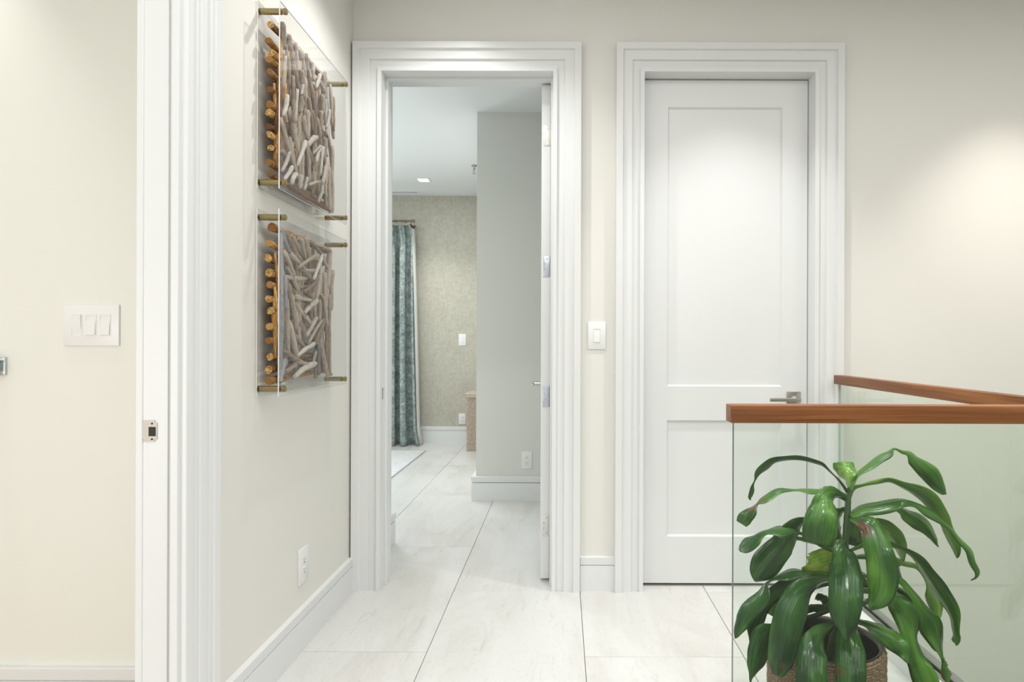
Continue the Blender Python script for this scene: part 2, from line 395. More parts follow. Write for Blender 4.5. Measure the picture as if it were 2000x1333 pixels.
# ------------------------------------------------------------------ casings and jambs
CP = [(0, 0), (0, .014), (.002, .016), (.040, .016), (.042, .019), (.0425, .026), (.045, .028), (.085, .028), (.088, .031), (.089, .040), (.091, .042), (.121, .042), (.123, .040), (.123, 0)]
def casing(name, x0, x1, top, parent, loc=(0, 0, 0), rz=0, wall_y=0.0, z0=0.0):
    """Mitred U-shaped moulding round an opening; profile (outward, thickness)."""
    bm = bmesh.new(); rings = []
    for u, t in CP:
        y = wall_y-t
        rings.append([bm.verts.new(p) for p in ((x0-u, y, z0), (x0-u, y, top+u), (x1+u, y, top+u), (x1+u, y, z0))])
    for i in range(len(CP)-1):
        for k in range(3):
            bm.faces.new((rings[i][k], rings[i][k+1], rings[i+1][k+1], rings[i+1][k]))
    for k in range(3): bm.faces.new((rings[-1][k], rings[-1][k+1], rings[0][k+1], rings[0][k]))
    bm.faces.new([r[0] for r in rings]); bm.faces.new([r[3] for r in rings][::-1])
    bmesh.ops.recalc_face_normals(bm, faces=bm.faces)
    return finish(name, bm, TRIM, parent, loc, rz)

def jamb(x0, x1, top, y0, y1, parent, loc=(0, 0, 0), rz=0, stop=None, z0=0):
    bm = bmesh.new()
    add_box(bm, x0-.02, x0, y0, y1, z0, top+.02); add_box(bm, x1, x1+.02, y0, y1, z0, top+.02)
    add_box(bm, x0, x1, y0, y1, top, top+.02)
    o = finish('jamb', bm, TRIM, parent, loc, rz)
    if stop:
        bm = bmesh.new(); a, b, d = stop
        add_box(bm, x0, x0+d, a, b, z0, top-d, .001, 1); add_box(bm, x1-d, x1, a, b, z0, top-d, .001, 1)
        add_box(bm, x0, x1, a, b, top-d, top, .001, 1)
        finish('door_stop', bm, TRIM, parent, loc, rz)
    return o

def leaf(w_, h_, parent, loc=(0, 0, 0), rz=0, t=.045, st=.125, rails=(.233, .90, .235, .135)):
    """Two-panel door leaf in local coords: x 0..w, y 0..t, z 0..h"""
    g = .014
    zb, zm0, = rails[0], None
    zpl0, zpl1 = rails[0], rails[1]-.085          # lower panel
    zpu0, zpu1 = rails[1]+.085, h_-rails[3]
    zs = [(0, zpl0), (zpl1, zpu0), (zpu1, h_)]
    bm = bmesh.new()
    add_box(bm, 0, st, 0, t, 0, h_); add_box(bm, w_-st, w_, 0, t, 0, h_)
    for a, b in zs: add_box(bm, st, w_-st, 0, t, a, b)
    # sloped sticking round each panel, both faces
    for (a, b) in ((zpl0, zpl1), (zpu0, zpu1)):
        for (yf, yi) in ((0.0, g), (t, t-g)):
            o_ = [(st, a), (w_-st, a), (w_-st, b), (st, b)]
            i_ = [(st+.007, a+.007), (w_-st-.007, a+.007), (w_-st-.007, b-.007), (st+.007, b-.007)]
            yo = yf+(.002 if yf == 0 else -.002)
            vo = [bm.verts.new((x, yo, z)) for x, z in o_]; vi = [bm.verts.new((x, yi, z)) for x, z in i_]
            for k in range(4): bm.faces.new((vo[k], vo[(k+1) % 4], vi[(k+1) % 4], vi[k]))
    lf = finish('door_leaf', bm, DOORM, parent, loc, rz)
    for (a, b) in ((zpl0, zpl1), (zpu0, zpu1)):
        box('panel', st-.001, w_-st+.001, g, t-g, a-.001, b+.001, DOORM, lf)
    return lf

def lever(parent, loc, rz, L=.135, flip=1, label=None):
    """Lever set in front (-y) of a door face at local origin."""
    bm = bmesh.new(); add_box(bm, -.035, .035, -.008, 0, -.035, .035, .0012)
    r = finish('handle_rosette', bm, NICKEL, parent, loc, rz, True)
    bm = bmesh.new()
    add_cyl(bm, Vector((0, -.030, 0)), (0, 1, 0), .0125, .045, 20, .001)
    add_box(bm, min(.018, -flip*L), max(.018, -flip*L) if flip < 0 else .018, -.058, -.048, -.011, .007, .002) if flip > 0 else add_box(bm, -.018, L, -.058, -.048, -.011, .007, .002)
    h = finish('handle_lever', bm, NICKEL, parent, loc, rz, True)
    return r

# door 1 : open doorway
d1 = empty('door_1', (0, 0, 0)); struct(d1, 'open white door and stepped casing of the doorway to the bedroom', 'door')
casing('casing', D1L-.015, D1R+.015, DT+.015, d1, wall_y=2.978)
jamb(D1L, D1R, DT, 2.95, 3.14, d1, stop=(3.025, 3.06, .012))
lf1 = leaf(.82, DT-.03, d1, (-.063, 3.082, .016), R90+.024)     # opened 90 degrees into the passage
for zc, mt, nm in ((2.264, PALEST, 'pale steel hinge'), (1.600, STEEL, 'blue-grey steel hinge'), (.940, STEEL, 'dark steel hinge'), (.285, PALEST, 'pale steel hinge')):
    hg = box('hinge', -.098, -.058, 3.0785, 3.082, zc-.052, zc+.052, mt, d1, .0008)
    hg['label'] = nm
    bm = bmesh.new(); add_cyl(bm, Vector((-.056, 3.076, zc)), (0, 0, 1), .005, .104, 12, .001); finish('hinge_barrel', bm, mt, hg)
    for k, (dx, dz) in enumerate(((-.078, .039), (-.090, .013), (-.090, -.013), (-.078, -.039))):
        bm = bmesh.new(); add_cyl(bm, Vector((dx, 3.078, zc+dz)), (0, 1, 0), .0048, .003, 12, .0008)
        add_box(bm, dx-.003, dx+.003, 3.0762, 3.0767, zc+dz-.0006, zc+dz+.0006, mi=1)
        finish('screw', bm, [NICKEL, DARK], hg)
# lever on the passage side of the open leaf
lever(d1, (-.128, 3.845, .955), -R90, L=.13, flip=-1)
for ob in list(d1.children):
    if ob.name.startswith('handle_lever'): lv = ob
lv.rotation_euler = (0, 0, -R90); 
bx = box('strike_plate', -.884, -.882, 2.978, 2.998, .932, .988, NICKEL, d1)

# door 2 : closed
d2 = empty('door_2', (0, 0, 0)); struct(d2, 'closed white two-panel door with a nickel lever', 'door')
casing('casing', D2L-.015, D2R+.015, DT+.015, d2, wall_y=2.978)
jamb(D2L, D2R, DT, 2.95, 3.12, d2)
leaf(D2R-D2L-.008, DT-.006-.012, d2, (D2L+.004, 3.035, .012), 0)
lever(d2, (1.157, 3.035, .938), 0, L=.135, flip=1)
box('threshold', D2L, D2R, 3.03, 3.09, -.011, .003, newmat('threshold', (.25, .24, .22), .6), d2)

# door 3 : doorway in the left wall, only its far jamb shows
d3 = empty('door_3', (0, 0, 0)); struct(d3, 'white stepped casing and jamb of the doorway at the left', 'door')
casing('casing', .735, 1.639, DT+.01, d3, (-1.03, 0, 0), R90)
bm = bmesh.new()
add_box(bm, -1.146, -1.128, 1.630, 1.655, 0, DT, .002); add_box(bm, -1.128, -1.062, 1.634, 1.655, 0, DT)
add_box(bm, -1.050, -1.030, 1.626, 1.655, 0, DT, .002); add_box(bm, -1.062, -1.050, 1.640, 1.655, 0, DT)
add_box(bm, -1.146, -1.03, .72, .74, 0, DT); add_box(bm, -1.146, -1.03, .74, 1.655, DT, DT+.03)
finish('jamb', bm, TRIM, d3)
bm = bmesh.new(); t = bmesh.new(); bmesh.ops.create_cube(t, size=1)
for v in t.verts: v.co = Vector((-1.110+v.co.x*.042, 1.633+v.co.y*.002, .970+v.co.z*.057))
bmesh.ops.bevel(t, geom=[e for e in t.edges if abs(e.verts[0].co.y-e.verts[1].co.y) > .001], offset=.006, segments=4, affect='EDGES'); merge(bm, t)
sp = finish('strike_plate', bm, newmat('strike_plate_nickel', (.40, .37, .33), .42, .8), d3); sp['label'] = 'nickel strike plate with a dark latch hole'
box('latch_hole', -1.1115, -1.0925, 1.6315, 1.6325, .956, .981, DARK, sp)
for dz in (.948, .990):
    bm = bmesh.new(); add_cyl(bm, Vector((-1.1025, 1.6318, dz)), (0, 1, 0), .0026, .002, 10, .0004); finish('screw', bm, DARK, sp)

# ------------------------------------------------------------------ plates
def rocker(x, parent, up=1):
    bm = bmesh.new()
    for a in ((x-.0180, x-.0152, -.0355, .0355), (x+.0152, x+.0180, -.0355, .0355), (x-.0152, x+.0152, -.0355, -.0325), (x-.0152, x+.0152, .0325, .0355)):
        add_box(bm, a[0], a[1], -.0084, -.0060, a[2], a[3])
    finish('rocker_frame', bm, PLATE, parent)
    bm = bmesh.new(); t = up*.0026
    prof = [(-.0318, -.0088-t), (0, -.0098), (.0318, -.0088+t), (.0318, -.006), (-.0318, -.006)]
    a = [bm.verts.new((x-.0145, y, z)) for z, y in prof]; b = [bm.verts.new((x+.0145, y, z)) for z, y in prof]
    for i in range(5): bm.faces.new((a[i], a[(i+1) % 5], b[(i+1) % 5], b[i]))
    bm.faces.new(a[::-1]); bm.faces.new(b); bmesh.ops.recalc_face_normals(bm, faces=bm.faces)
    finish('rocker', bm, PLATE, parent)
def plate(name, loc, rz, w_, h_, kind, label, cat, n=1, ups=(1,)):
    e = empty(name, loc, rz, label=label, cat=cat)
    box('cover_plate', -w_/2, w_/2, -.0070, 0, -h_/2, h_/2, PLATE, e, .0022)
    if kind == 'switch':
        for k in range(n): rocker((k-(n-1)/2)*.046, e, ups[k])
    else:
        for s_ in (-1, 1):
            bm = bmesh.new(); add_box(bm, -.017, .017, -.0085, -.006, s_*.0205-.0145, s_*.0205+.0145, .002)
            r = finish('receptacle', bm, PLATE, e, smooth=True)
            bm = bmesh.new()
            for dx, hh in ((-.0065, .0045), (.0065, .0035)): add_box(bm, dx-.0009, dx+.0009, -.0089, -.0083, s_*.0205+.003-hh, s_*.0205+.003+hh)
            add_cyl(bm, Vector((0, -.0086, s_*.0205-.0085)), (0, 1, 0), .0026, .0008, 10)
            finish('slot', bm, DARK, r)
    return e
pt = P(181, 635.5, 1.955)
plate('light_switch', (pt.x, 1.955, pt.z), 0, .178, .133, 'switch', 'wide white three-rocker light switch on the left room wall', 'switch', 3, (-1, 1, 1))
pt = P(1165.5, 656, 2.978)
plate('light_switch', (pt.x, 2.978, pt.z), 0, .089, .135, 'switch', 'white single light switch between the two doors', 'switch', 1, (1,))
pt = P(903, 664, 7.33)
plate('light_switch', (pt.x, 7.33, pt.z), 0, .089, .140, 'switch', 'white light switch on the beige bedroom wallpaper', 'switch', 1, (1,))
pt = P(903, 818.5, 7.33)
plate('wall_outlet', (pt.x, 7.33, pt.z), 0, .085, .130, 'outlet', 'white outlet low on the beige bedroom wallpaper beside the woven chest', 'outlet')
pt = P(1029, 899, 4.67)
plate('wall_outlet', (pt.x, 4.67, pt.z), 0, .082, .134, 'outlet', 'white outlet on the grey wall end beyond the open doorway', 'outlet')
plate('wall_outlet', (-1.03, 2.412, .325), R90, .089, .140, 'outlet', 'white outlet low on the hall wall above the left baseboard', 'outlet')

# ------------------------------------------------------------------ glass railings
def railing(loc, rz, L, label, over=0.0, side=False):
    """local: x along rail, glass centred on y=0"""
    e = empty('glass_railing', loc, rz, label=label, cat='railing')
    bm = bmesh.new(); add_box(bm, 0, L, -.024, .024, 1.0195, 1.0625, .003, 2)
    finish('handrail', bm, WOOD, e, smooth=True)
    bm = bmesh.new(); add_box(bm, .012, L-over, -.006, .006, .02, 1.0215); bm.normal_update()
    for f in bm.faces: f.material_index = 0 if abs(f.normal.y) > .5 else 1
    finish('glass_panel', bm, [GLASS, GEDGE2 if side else GEDGE], e)
    return e
r1 = railing((.406, 1.4805, 0), 0, .94, 'nearer glass railing panel under a straight cherry-brown wooden handrail')
box('base_shoe', .0, .91, -.03, .03, 0, .062, SHOE, r1, .002)
r2 = railing((1.327, 2.912, 0), -R90, 1.40, 'farther glass railing running from the back wall beside the stairwell', side=True)
bm = bmesh.new(); add_box(bm, 0, 1.40, -.072, -.030, 0, .062, .001)
# local -y is world -x  (towards the hall)
finish('curb_fascia', bm, TRIM, r2)
bm = bmesh.new(); add_box(bm, 0, 1.40, -.030, -.008, 0, .064, .001); add_box(bm, 0, 1.40, .008, .045, -.012, .064, .001); add_box(bm, 0, 1.40, -.008, .008, 0, .02)
finish('base_shoe', bm, SHOE, r2)

# ------------------------------------------------------------------ driftwood artworks
rnd = random.Random(5)
def stick_mesh(p0, p1, r, seed, bend=.5, cut=False, taper=.85, seg=9, rings=9):
    rg = random.Random(seed); d = p1-p0; L = d.length; d.normalize()
    ref = Vector((1, 0, 0)) if abs(d.x) < .8 else Vector((0, 0, 1))
    u = d.cross(ref).normalized(); v = d.cross(u).normalized()
    bu, bv = rg.uniform(-1, 1)*bend*r*1.3, rg.uniform(-.4, .4)*bend*r
    bm = bmesh.new(); uvl = bm.loops.layers.uv.new('UVMap'); R = []
    ph = rg.uniform(0, 6)
    for i in range(rings):
        t = i/(rings-1); c = p0.lerp(p1, t)+u*bu*math.sin(math.pi*t)+v*bv*math.sin(math.pi*t*1.3+ph*.1)+u*rg.uniform(-.12, .12)*r
        rr = r*(1-(1-taper)*t)*(1+rg.uniform(-.16, .16))
        if not cut and i in (0, rings-1): rr *= .72
        R.append([bm.verts.new(c+(u*math.cos(a)+v*math.sin(a))*rr*(1+.10*math.sin(2*a+ph+t*2)+rg.uniform(-.05, .05))) for a in [2*math.pi*k/seg for k in range(seg)]])
    for i in range(rings-1):
        for k in range(seg):
            f = bm.faces.new((R[i][k], R[i][(k+1) % seg], R[i+1][(k+1) % seg], R[i+1][k])); f.smooth = True
            for lo, (a, b) in zip(f.loops, ((k, i), (k+1, i), (k+1, i+1), (k, i+1))):
                lo[uvl].uv = (b/(rings-1)*L*6+seed*.37, a/seg*.35+seed*.11)
    f1 = bm.faces.new(R[0][::-1]); f2 = bm.faces.new(R[-1])
    f1.material_index = f2.material_index = 1
    if cut is False:
        pass
    me = bpy.data.meshes.new('driftwood_stick'); bm.normal_update(); bm.to_mesh(me); bm.free()
    return me
XF = -.966
def unp(px, py, X):
    u, v = px-VX, py-VY; u, v = u+TH*v, v-TH*u
    s = u/X
    return Vector((X, F/s, EYE-v/s)), s
def art(name, zt, zb, label, traces, ends, seed):
    """zt/zb: heights of the upper/lower standoffs"""
    e = empty(name, (-1.03, 2.335, zb), 0, label=label, cat='artwork')
    org = Vector((-1.03, 2.335, zb))
    def put(me, mats): 
        for m in mats: me.materials.append(m)
        o = bpy.data.objects.new('driftwood_stick', me); COL.objects.link(o); o.parent = e; o.location = -org
        return o
    k = seed*1000
    for (ox, oy, sc, lst) in traces:
        for it in lst:
            x1, y1, x2, y2, w_ = it[:5]; c = it[5] if len(it) > 5 else 't'
            k += 1
            dx = rnd.uniform(0, .018)
            if c == 'w': dx = 0
            X = XF-dx
            a, s = unp(ox+x1/sc, oy+y1/sc, X); b, s2 = unp(ox+x2/sc, oy+y2/sc, X)
            if c == 'r': X = -.975
            r = max(.0045, min(.0115, w_/sc/(s+s2)*1.05))
            ex = (b-a)*(.10 if c == 't' else .03); a -= ex; b += ex; a.y = max(a.y, 2.052)
            a.x = b.x = -.956-r-dx
            mt = {'t': DRIFT, 'w': DRIFTW, 'g': DRIFTG, 'r': DRIFTO}[c]
            put(stick_mesh(a, b, r, k, .5), [mt, CUT if c == 't' and rnd.random() < .4 else mt])
    for y_, w_ in ends:                                  # long sticks behind, their cut ends face the hall
        k += 1
        X = -.995+rnd.uniform(-.004, .004)
        p, s = unp(527+rnd.uniform(-4, 3), y_, X)
        r = w_/2/s
        q_ = Vector((X+rnd.uniform(-.004, .004), 2.535+rnd.uniform(-.02, .01), p.z+rnd.uniform(-.02, .02)))
        put(stick_mesh(p, q_, r, k, .6, cut=True, seg=14), [DRIFTO, CUT if rnd.random() < .6 else DRIFTO])
    # short backing pieces closing the gaps between the face sticks
    for i in range(46):
        k += 1
        y0 = 2.075+rnd.random()*.45; z0 = zb+.03+rnd.random()*.30
        a = Vector((-.984+rnd.uniform(-.003, .003), y0, z0)); ang = rnd.uniform(-.35, .35)
        l_ = rnd.uniform(.17, .24)
        b = a+Vector((0, math.sin(ang)*l_, math.cos(ang)*l_)); b.y = min(max(b.y, 2.07), 2.54)
        put(stick_mesh(a, b, rnd.uniform(.006, .010), k, .5, rings=5, seg=7), [DRIFTO]*2 if y0 < 2.15 else [DRIFT]*2)  # amber where bare to view, haze-toned tan behind the sheet
    # acrylic sheets
    y0, y1 = 2.034, 2.665; z0, z1 = zb-.025, zt+.025
    for nm, xa, xb in (('front_sheet', -.953, -.949), ('back_sheet', -1.0265, -1.0235)):
        bm = bmesh.new(); add_box(bm, xa, xb, y0, y1, z0, z1)
        bm.normal_update()
        for f in bm.faces: f.material_index = 0 if abs(f.normal.x) > .5 else 1
        o = finish(nm, bm, [ACRYL, AEDGE], e); o.location = -org
        o['label'] = 'clear acrylic sheet'
    for yy in (2.057, 2.636):
        for zz in (zt, zb):
            bm = bmesh.new()
            add_cyl(bm, Vector((-.9885, yy, zz)), (1, 0, 0), .0105, .070, 20, .001)
            add_cyl(bm, Vector((-1.0285, yy, zz)), (1, 0, 0), .0105, .003, 20)
            so = finish('standoff', bm, BRASS, e, smooth=True); so.location = -org; so['label'] = 'brass standoff'
            bm = bmesh.new(); add_cyl(bm, Vector((-.943, yy, zz)), (1, 0, 0), .0105, .012, 20, .0015)
            finish('cap', bm, BRASS, so, smooth=True)
    return e
U1 = [(70,110,105,400,60),(150,250,180,420,50),(165,350,215,700,65),(210,640,270,900,60),(240,380,260,760,50),(300,470,350,800,60),(370,510,410,860,45),(455,610,450,800,50),(530,740,480,900,45,'w'),(600,760,590,1300,60),(515,890,545,1320,55),(660,900,680,1333,40),(100,520,80,900,45,'w'),(140,550,150,850,45),(310,710,330,1000,65),(195,800,190,1280,45),(250,930,220,1320,50,'w'),(315,870,290,980,40,'w'),(295,1020,290,1190,70),(130,1000,80,1240,60,'w'),(150,1150,170,1330,40),(280,1210,270,1400,70),(340,800,380,1333,60),(400,1060,440,1400,50),(430,900,490,1400,55),(650,1180,610,1400,45,'w'),(520,800,580,950,60),(560,1000,570,1200,50),(700,1050,700,1400,40)]
U2 = [(90,0,115,110,60),(60,130,240,760,50),(150,0,270,500,60),(240,0,210,190,50),(290,0,270,450,70),(340,60,370,280,60),(385,0,385,300,55),(440,0,470,280,60),(490,80,540,300,55),(550,0,560,210,60),(650,0,610,260,45,'w'),(675,0,700,300,45),(350,360,250,650,45,'w'),(500,310,390,420,80,'w'),(530,420,440,510,30,'w'),(540,420,480,620,45,'w'),(570,430,535,770,40,'w'),(145,500,60,720,45,'w'),(180,670,90,830,45,'w'),(245,760,180,890,60,'w'),(400,470,540,930,60),(370,430,400,850,50),(315,600,290,800,65),(300,780,290,940,60,'w'),(370,810,330,960,40,'w'),(390,900,520,865,40,'w'),(625,570,560,880,45,'w'),(620,700,600,1000,40),(590,330,590,590,50),(640,330,680,760,40),(680,450,680,840,40),(640,700,660,1200,50),(680,850,685,1210,45),(600,1020,610,1180,45),(560,940,510,1110,40,'w'),(70,850,640,1215,40,'r'),(160,340,230,700,50),(50,480,110,540,50)]
L1 = [(350,200,360,1333,60,'g'),(360,230,480,540,70,'g'),(430,260,650,720,80),(530,320,680,600,60),(620,350,720,450,80),(700,350,780,600,80),(640,370,700,600,50),(880,600,630,750,65),(950,590,820,930,50,'w'),(800,400,960,600,60),(960,600,1020,750,60),(480,560,790,920,85),(400,540,540,850,60),(450,780,600,1090,60),(430,900,700,920,70),(600,1050,870,1000,60),(870,940,700,1100,50),(930,780,880,1200,70),(990,880,1010,1330,60),(1060,530,1050,1020,65),(1110,850,1080,1333,60),(570,1120,780,1230,80),(840,1020,770,1170,50),(480,1030,520,1333,80),(1020,490,930,470,50),(850,430,1060,520,50),(410,900,420,1333,60,'g'),(880,1250,770,1320,50,'w'),(700,800,830,800,60),(940,1160,1000,1330,50)]
L2 = [(310,0,300,1040,70,'g'),(380,80,390,640,50),(450,0,500,380,70),(400,330,500,720,70),(500,100,620,260,50),(750,40,610,200,55,'w'),(740,260,620,480,50,'w'),(540,330,600,470,70),(800,310,640,570,40,'w'),(480,480,580,610,55),(590,550,630,630,50),(720,580,520,730,60,'w'),(490,780,640,850,75),(740,830,490,980,70,'w'),(380,680,520,780,60),(480,850,370,930,60),(760,540,700,830,45),(770,600,770,960,55,'g'),(830,300,740,560,60),(800,560,880,960,60),(870,370,870,760,50),(910,60,910,900,50),(840,30,870,330,45),(780,60,780,300,45),(620,260,660,320,60),(360,780,290,1060,70,'g'),(740,860,740,1000,50),(560,900,680,900,50),(880,920,930,960,50),(500,0,660,40,60)]
E1 = [(y/3.332, 13) for y in (160, 262, 345, 388, 465, 580, 680, 730, 820, 872, 965, 1058, 1135)]
E2 = [(380+y/3.172, 14) for y in (205, 300, 395, 485, 560, 648, 720, 818, 905, 1008, 1090, 1157)]
art('driftwood_artwork', 2.332, 1.752, 'upper driftwood artwork of mostly upright sticks behind clear acrylic', [(540, 30, 6.35, U1), (540, 220, 6.35, U2)], E1, 1)
art('driftwood_artwork', 1.634, 1.052, 'lower driftwood artwork of greyer, herringboned sticks behind clear acrylic', [(500, 420, 7.406, L1), (500, 580, 6.347, L2)], E2, 2)

# ------------------------------------------------------------------ towel bar in the left room
tb = empty('towel_bar', (-1.82, 1.955, 1.13), 0, label='chrome bar with a square end mount at the left picture edge', cat='towel bar')
box('mount', -.032, .032, -.010, 0, -.029, .029, CHROME, tb, .0012)
box('post', -.012, .020, -.062, -.009, -.024, .024, CHROME, tb, .0015)
box('bar', -.62, .018, -.078, -.060, -.027, .027, CHROME, tb, .0015)
mb = box('mount', -.652, -.588, -.010, 0, -.029, .029, CHROME, tb, .0012)
box('post', -.632, -.600, -.062, -.009, -.024, .024, CHROME, tb, .0015)

# ------------------------------------------------------------------ bedroom things
# window (outside the doorway's view, lets daylight in)
wn = empty('window_1', (-3.3, 7.33, 0)); struct(wn, 'bedroom window behind the curtain', 'window')
bm = bmesh.new()
add_box(bm, -1.15, -1.08, 0, .08, .1, 2.5); add_box(bm, 1.08, 1.15, 0, .08, .1, 2.5); add_box(bm, -1.08, 1.08, 0, .08, 2.43, 2.5); add_box(bm, -1.08, 1.08, 0, .08, .1, .17); add_box(bm, -.03, .03, .01, .07, .17, 2.43)
finish('window_frame', bm, TRIM, wn)
for a, b in ((-1.08, -.03), (.03, 1.08)): box('pane', a, b, .036, .042, .17, 2.43, WINGL, wn)

# curtain : frontal folds, pinch pleats at the top
def curtain():
    Yc = 7.12; x0, x1 = -2.75, -1.755
    e = empty('curtain', ((x0+x1)/2, Yc, 0), 0, label='teal and grey mottled floor-length curtain seen through the open doorway', cat='curtain')
    org = Vector(((x0+x1)/2, Yc, 0))
    bm = bmesh.new(); uvl = bm.loops.layers.uv.new('UVMap')
    nu, nv = 260, 44; ztop = 2.585; V = []
    for j in range(nv+1):
        t = j/nv; z = ztop*(1-t)+.004*t; row = []
        pin = math.exp(-((t-.055)/.05)**2)
        for i in range(nu+1):
            s = i/nu
            x = x0+(x1-x0)*s
            ph = s*2*math.pi*9.3+.5*math.sin(s*17)+t*.5*math.sin(s*9)
            amp = .075*(1-.55*pin)*(1+.1*math.sin(s*31))
            y = Yc-amp*math.sin(ph)-.012*math.sin(ph*2+1)*(1-pin)-.016*math.sin(ph*3.3+2*s)*math.exp(-(t/.10)**2)
            x += -.0135*math.sin(2*ph)*(1-.8*pin)+.006*math.cos(ph)*(1-pin)+(.012+.055*t*t)*max(0, (s-.75)*4)
            x -= .03*max(0, (s-.6)*2.5)*math.exp(-(t/.05)**2)
            if t > .93: x += (t-.93)*.45*max(0, (s-.85)*6)
            row.append(bm.verts.new(Vector((x, y, z))-org))
        V.append(row)
    for j in range(nv):
        for i in range(nu):
            f = bm.faces.new((V[j][i], V[j][i+1], V[j+1][i+1], V[j+1][i])); f.smooth = True
            for lo, (a, b) in zip(f.loops, ((i, j), (i+1, j), (i+1, j+1), (i, j+1))): lo[uvl].uv = (a/nu*2.2, b/nv)
    o = finish('drape', bm, CURT, e)
    sm = o.modifiers.new('t', 'SOLIDIFY'); sm.thickness = .004; sm.offset = 0
    # pale lining edge returning behind the last fold
    bm = bmesh.new(); A = []
    for j in range(23):
        t = j/22; z = 2.56*(1-t)+.006*t; xr = x1-.012+.075*t**.8+(.032*max(0, (t-.93)/.07) if t > .93 else 0)
        A.append([bm.verts.new(Vector((xr+dx, Yc+dy, z))-org) for dx, dy in ((-.012, .02), (.004, .05), (.012, .09))])
    for j in range(22):
        for k in range(2): f = bm.faces.new((A[j][k], A[j][k+1], A[j+1][k+1], A[j+1][k])); f.smooth = True
    o = finish('lining', bm, LINING, e); sm = o.modifiers.new('t', 'SOLIDIFY'); sm.thickness = .003
    o['label'] = 'pale lining edge'
    return e
curtain()
rod = empty('curtain_rod', (-2.3, 7.14, 2.63), 0, label='double dark bronze curtain rod above the teal curtain', cat='curtain rod')
RODM = newmat('bronze_rod', (.20, .17, .14), .3, 1)
for nm, yy, zz, xe, r_ in (('front_rod', -.02, .01, .525, .012), ('rear_rod', .075, -.035, .51, .010)):
    bm = bmesh.new(); add_cyl(bm, Vector(((xe-.6)/2, yy, zz)), (1, 0, 0), r_, xe+.6, 16)
    rr = finish(nm, bm, RODM, rod, smooth=True)
    bm = bmesh.new(); add_cyl(bm, Vector((xe+.018, yy, zz)), (1, 0, 0), r_*1.35, .045, 16, .002); finish('finial', bm, RODM, rr, smooth=True)
for xx in (-.5, .50):
    bm = bmesh.new(); add_box(bm, xx-.008, xx+.008, -.02, .19, -.03, -.015); add_box(bm, xx-.012, xx+.012, .182, .19, -.08, .04)
    finish('bracket', bm, RODM, rod)
for i in range(9):
    bm = bmesh.new(); t = bmesh.new()
    bmesh.ops.create_circle(t, segments=16, radius=.019)
    pts = [v.co.copy() for v in t.verts]; t.free()
    for a in range(16):
        add_cyl(bm, Vector((-.42+i*.11, -.02+(pts[a].x+pts[(a+1) % 16].x)/2, .004+(pts[a].y+pts[(a+1) % 16].y)/2)), (Vector((0, pts[(a+1) % 16].x-pts[a].x, pts[(a+1) % 16].y-pts[a].y))), .0022, .0085, 6)
    finish('ring', bm, RODM, rod)

# rug
rg = empty('rug', (-2.6, 6.0, 0), 0, label='pale grey blue rug with a dark bound edge on the bedroom floor', cat='rug')
RX, RY0, RY1 = -1.515, 4.6, 6.78
bm = bmesh.new(); add_box(bm, -3.9+2.6, RX+2.6-.012, RY0-6.0, RY1-6.0-.01, 0, .009, .002); finish('pile', bm, RUG, rg)
bm = bmesh.new(); add_box(bm, RX+2.6-.012, RX+2.6, RY0-6.0, RY1-6.0, 0, .008, .002); add_box(bm, -1.3, RX+2.6-.012, RY1-6.01, RY1-6.0, 0, .008, .002); finish('binding', bm, RUGE, rg)

# woven chest
wc = empty('woven_chest', (-.86, 6.97, 0), 0, label='tall pale woven chest with a lid half hidden behind the wall end', cat='chest')
WX0, WX1, WY0, WY1 = -.205, .135, -.20, .22
box('body', WX0+.006, WX1, WY0+.006, WY1, .0, .60, WICK, wc)
bm = bmesh.new(); nrow = 34
for j in range(nrow):
    z = .012+j*.0172
    for i in range(20):
        x = WX0+.012+i*.0175+(.008 if j % 2 else 0)
        if x > WX1-.01: break
        sl = .006*(1 if (j//5) % 2 else -1)
        add_cyl(bm, Vector((x, WY0+.004, z)), Vector((1, 0, sl/.006*.7)), .0062, .017, 5)
    for i in range(22):
        y = WY0+.012+i*.0185+(.008 if j % 2 else 0)
        if y > WY1-.01: break
        add_cyl(bm, Vector((WX0+.004, y, z)), Vector((0, 1, .6)), .0062, .017, 5)
finish('weave', bm, WICK, wc)['kind'] = 'stuff'
bm = bmesh.new(); add_box(bm, WX0-.016, WX1+.01, WY0-.016, WY1+.01, .601, .648, .006)
for i in range(22): add_cyl(bm, Vector((WX0-.008+i*.0165, WY0-.017, .612)), (1, 0, .5), .006, .016, 5); add_cyl(bm, Vector((WX0-.008+i*.0165, WY0-.017, .636)), (1, 0, -.5), .006, .016, 5)
finish('lid', bm, WICK, wc)

# recessed light, slot diffuser, sprinkler on the bedroom ceiling
EM = bpy.data.materials.new('lamp_glow'); EM.use_nodes = True
b_ = EM.node_tree.nodes['Principled BSDF']; b_.inputs['Emission Color'].default_value = (1, .98, .95, 1); b_.inputs['Emission Strength'].default_value = 4
rl = empty('recessed_light', (-1.52, 6.62, H), 0, label='small square recessed light glowing in the bedroom ceiling', cat='light')
bm = bmesh.new()
for a in ((-.075, -.055, -.075, .075), (.055, .075, -.075, .075), (-.055, .055, -.075, -.055), (-.055, .055, .055, .075)): add_box(bm, *a, -.006, 0)
finish('trim_ring', bm, TRIM, rl)
box('lens', -.055, .055, -.055, .055, -.003, -.001, EM, rl)
sd = empty('slot_diffuser', (-2.3, 7.15, H), 0, label='dark linear air slot in the bedroom ceiling near the wallpaper wall', cat='vent')
box('slot', -.6, .585, -.012, .012, -.002, 0, DARK, sd)
bm = bmesh.new(); add_box(bm, -.61, .595, -.030, -.012, -.004, 0); add_box(bm, -.61, .595, .012, .030, -.004, 0); add_box(bm, .585, .595, -.012, .012, -.004, 0)
finish('slot_frame', bm, CEIL, sd)
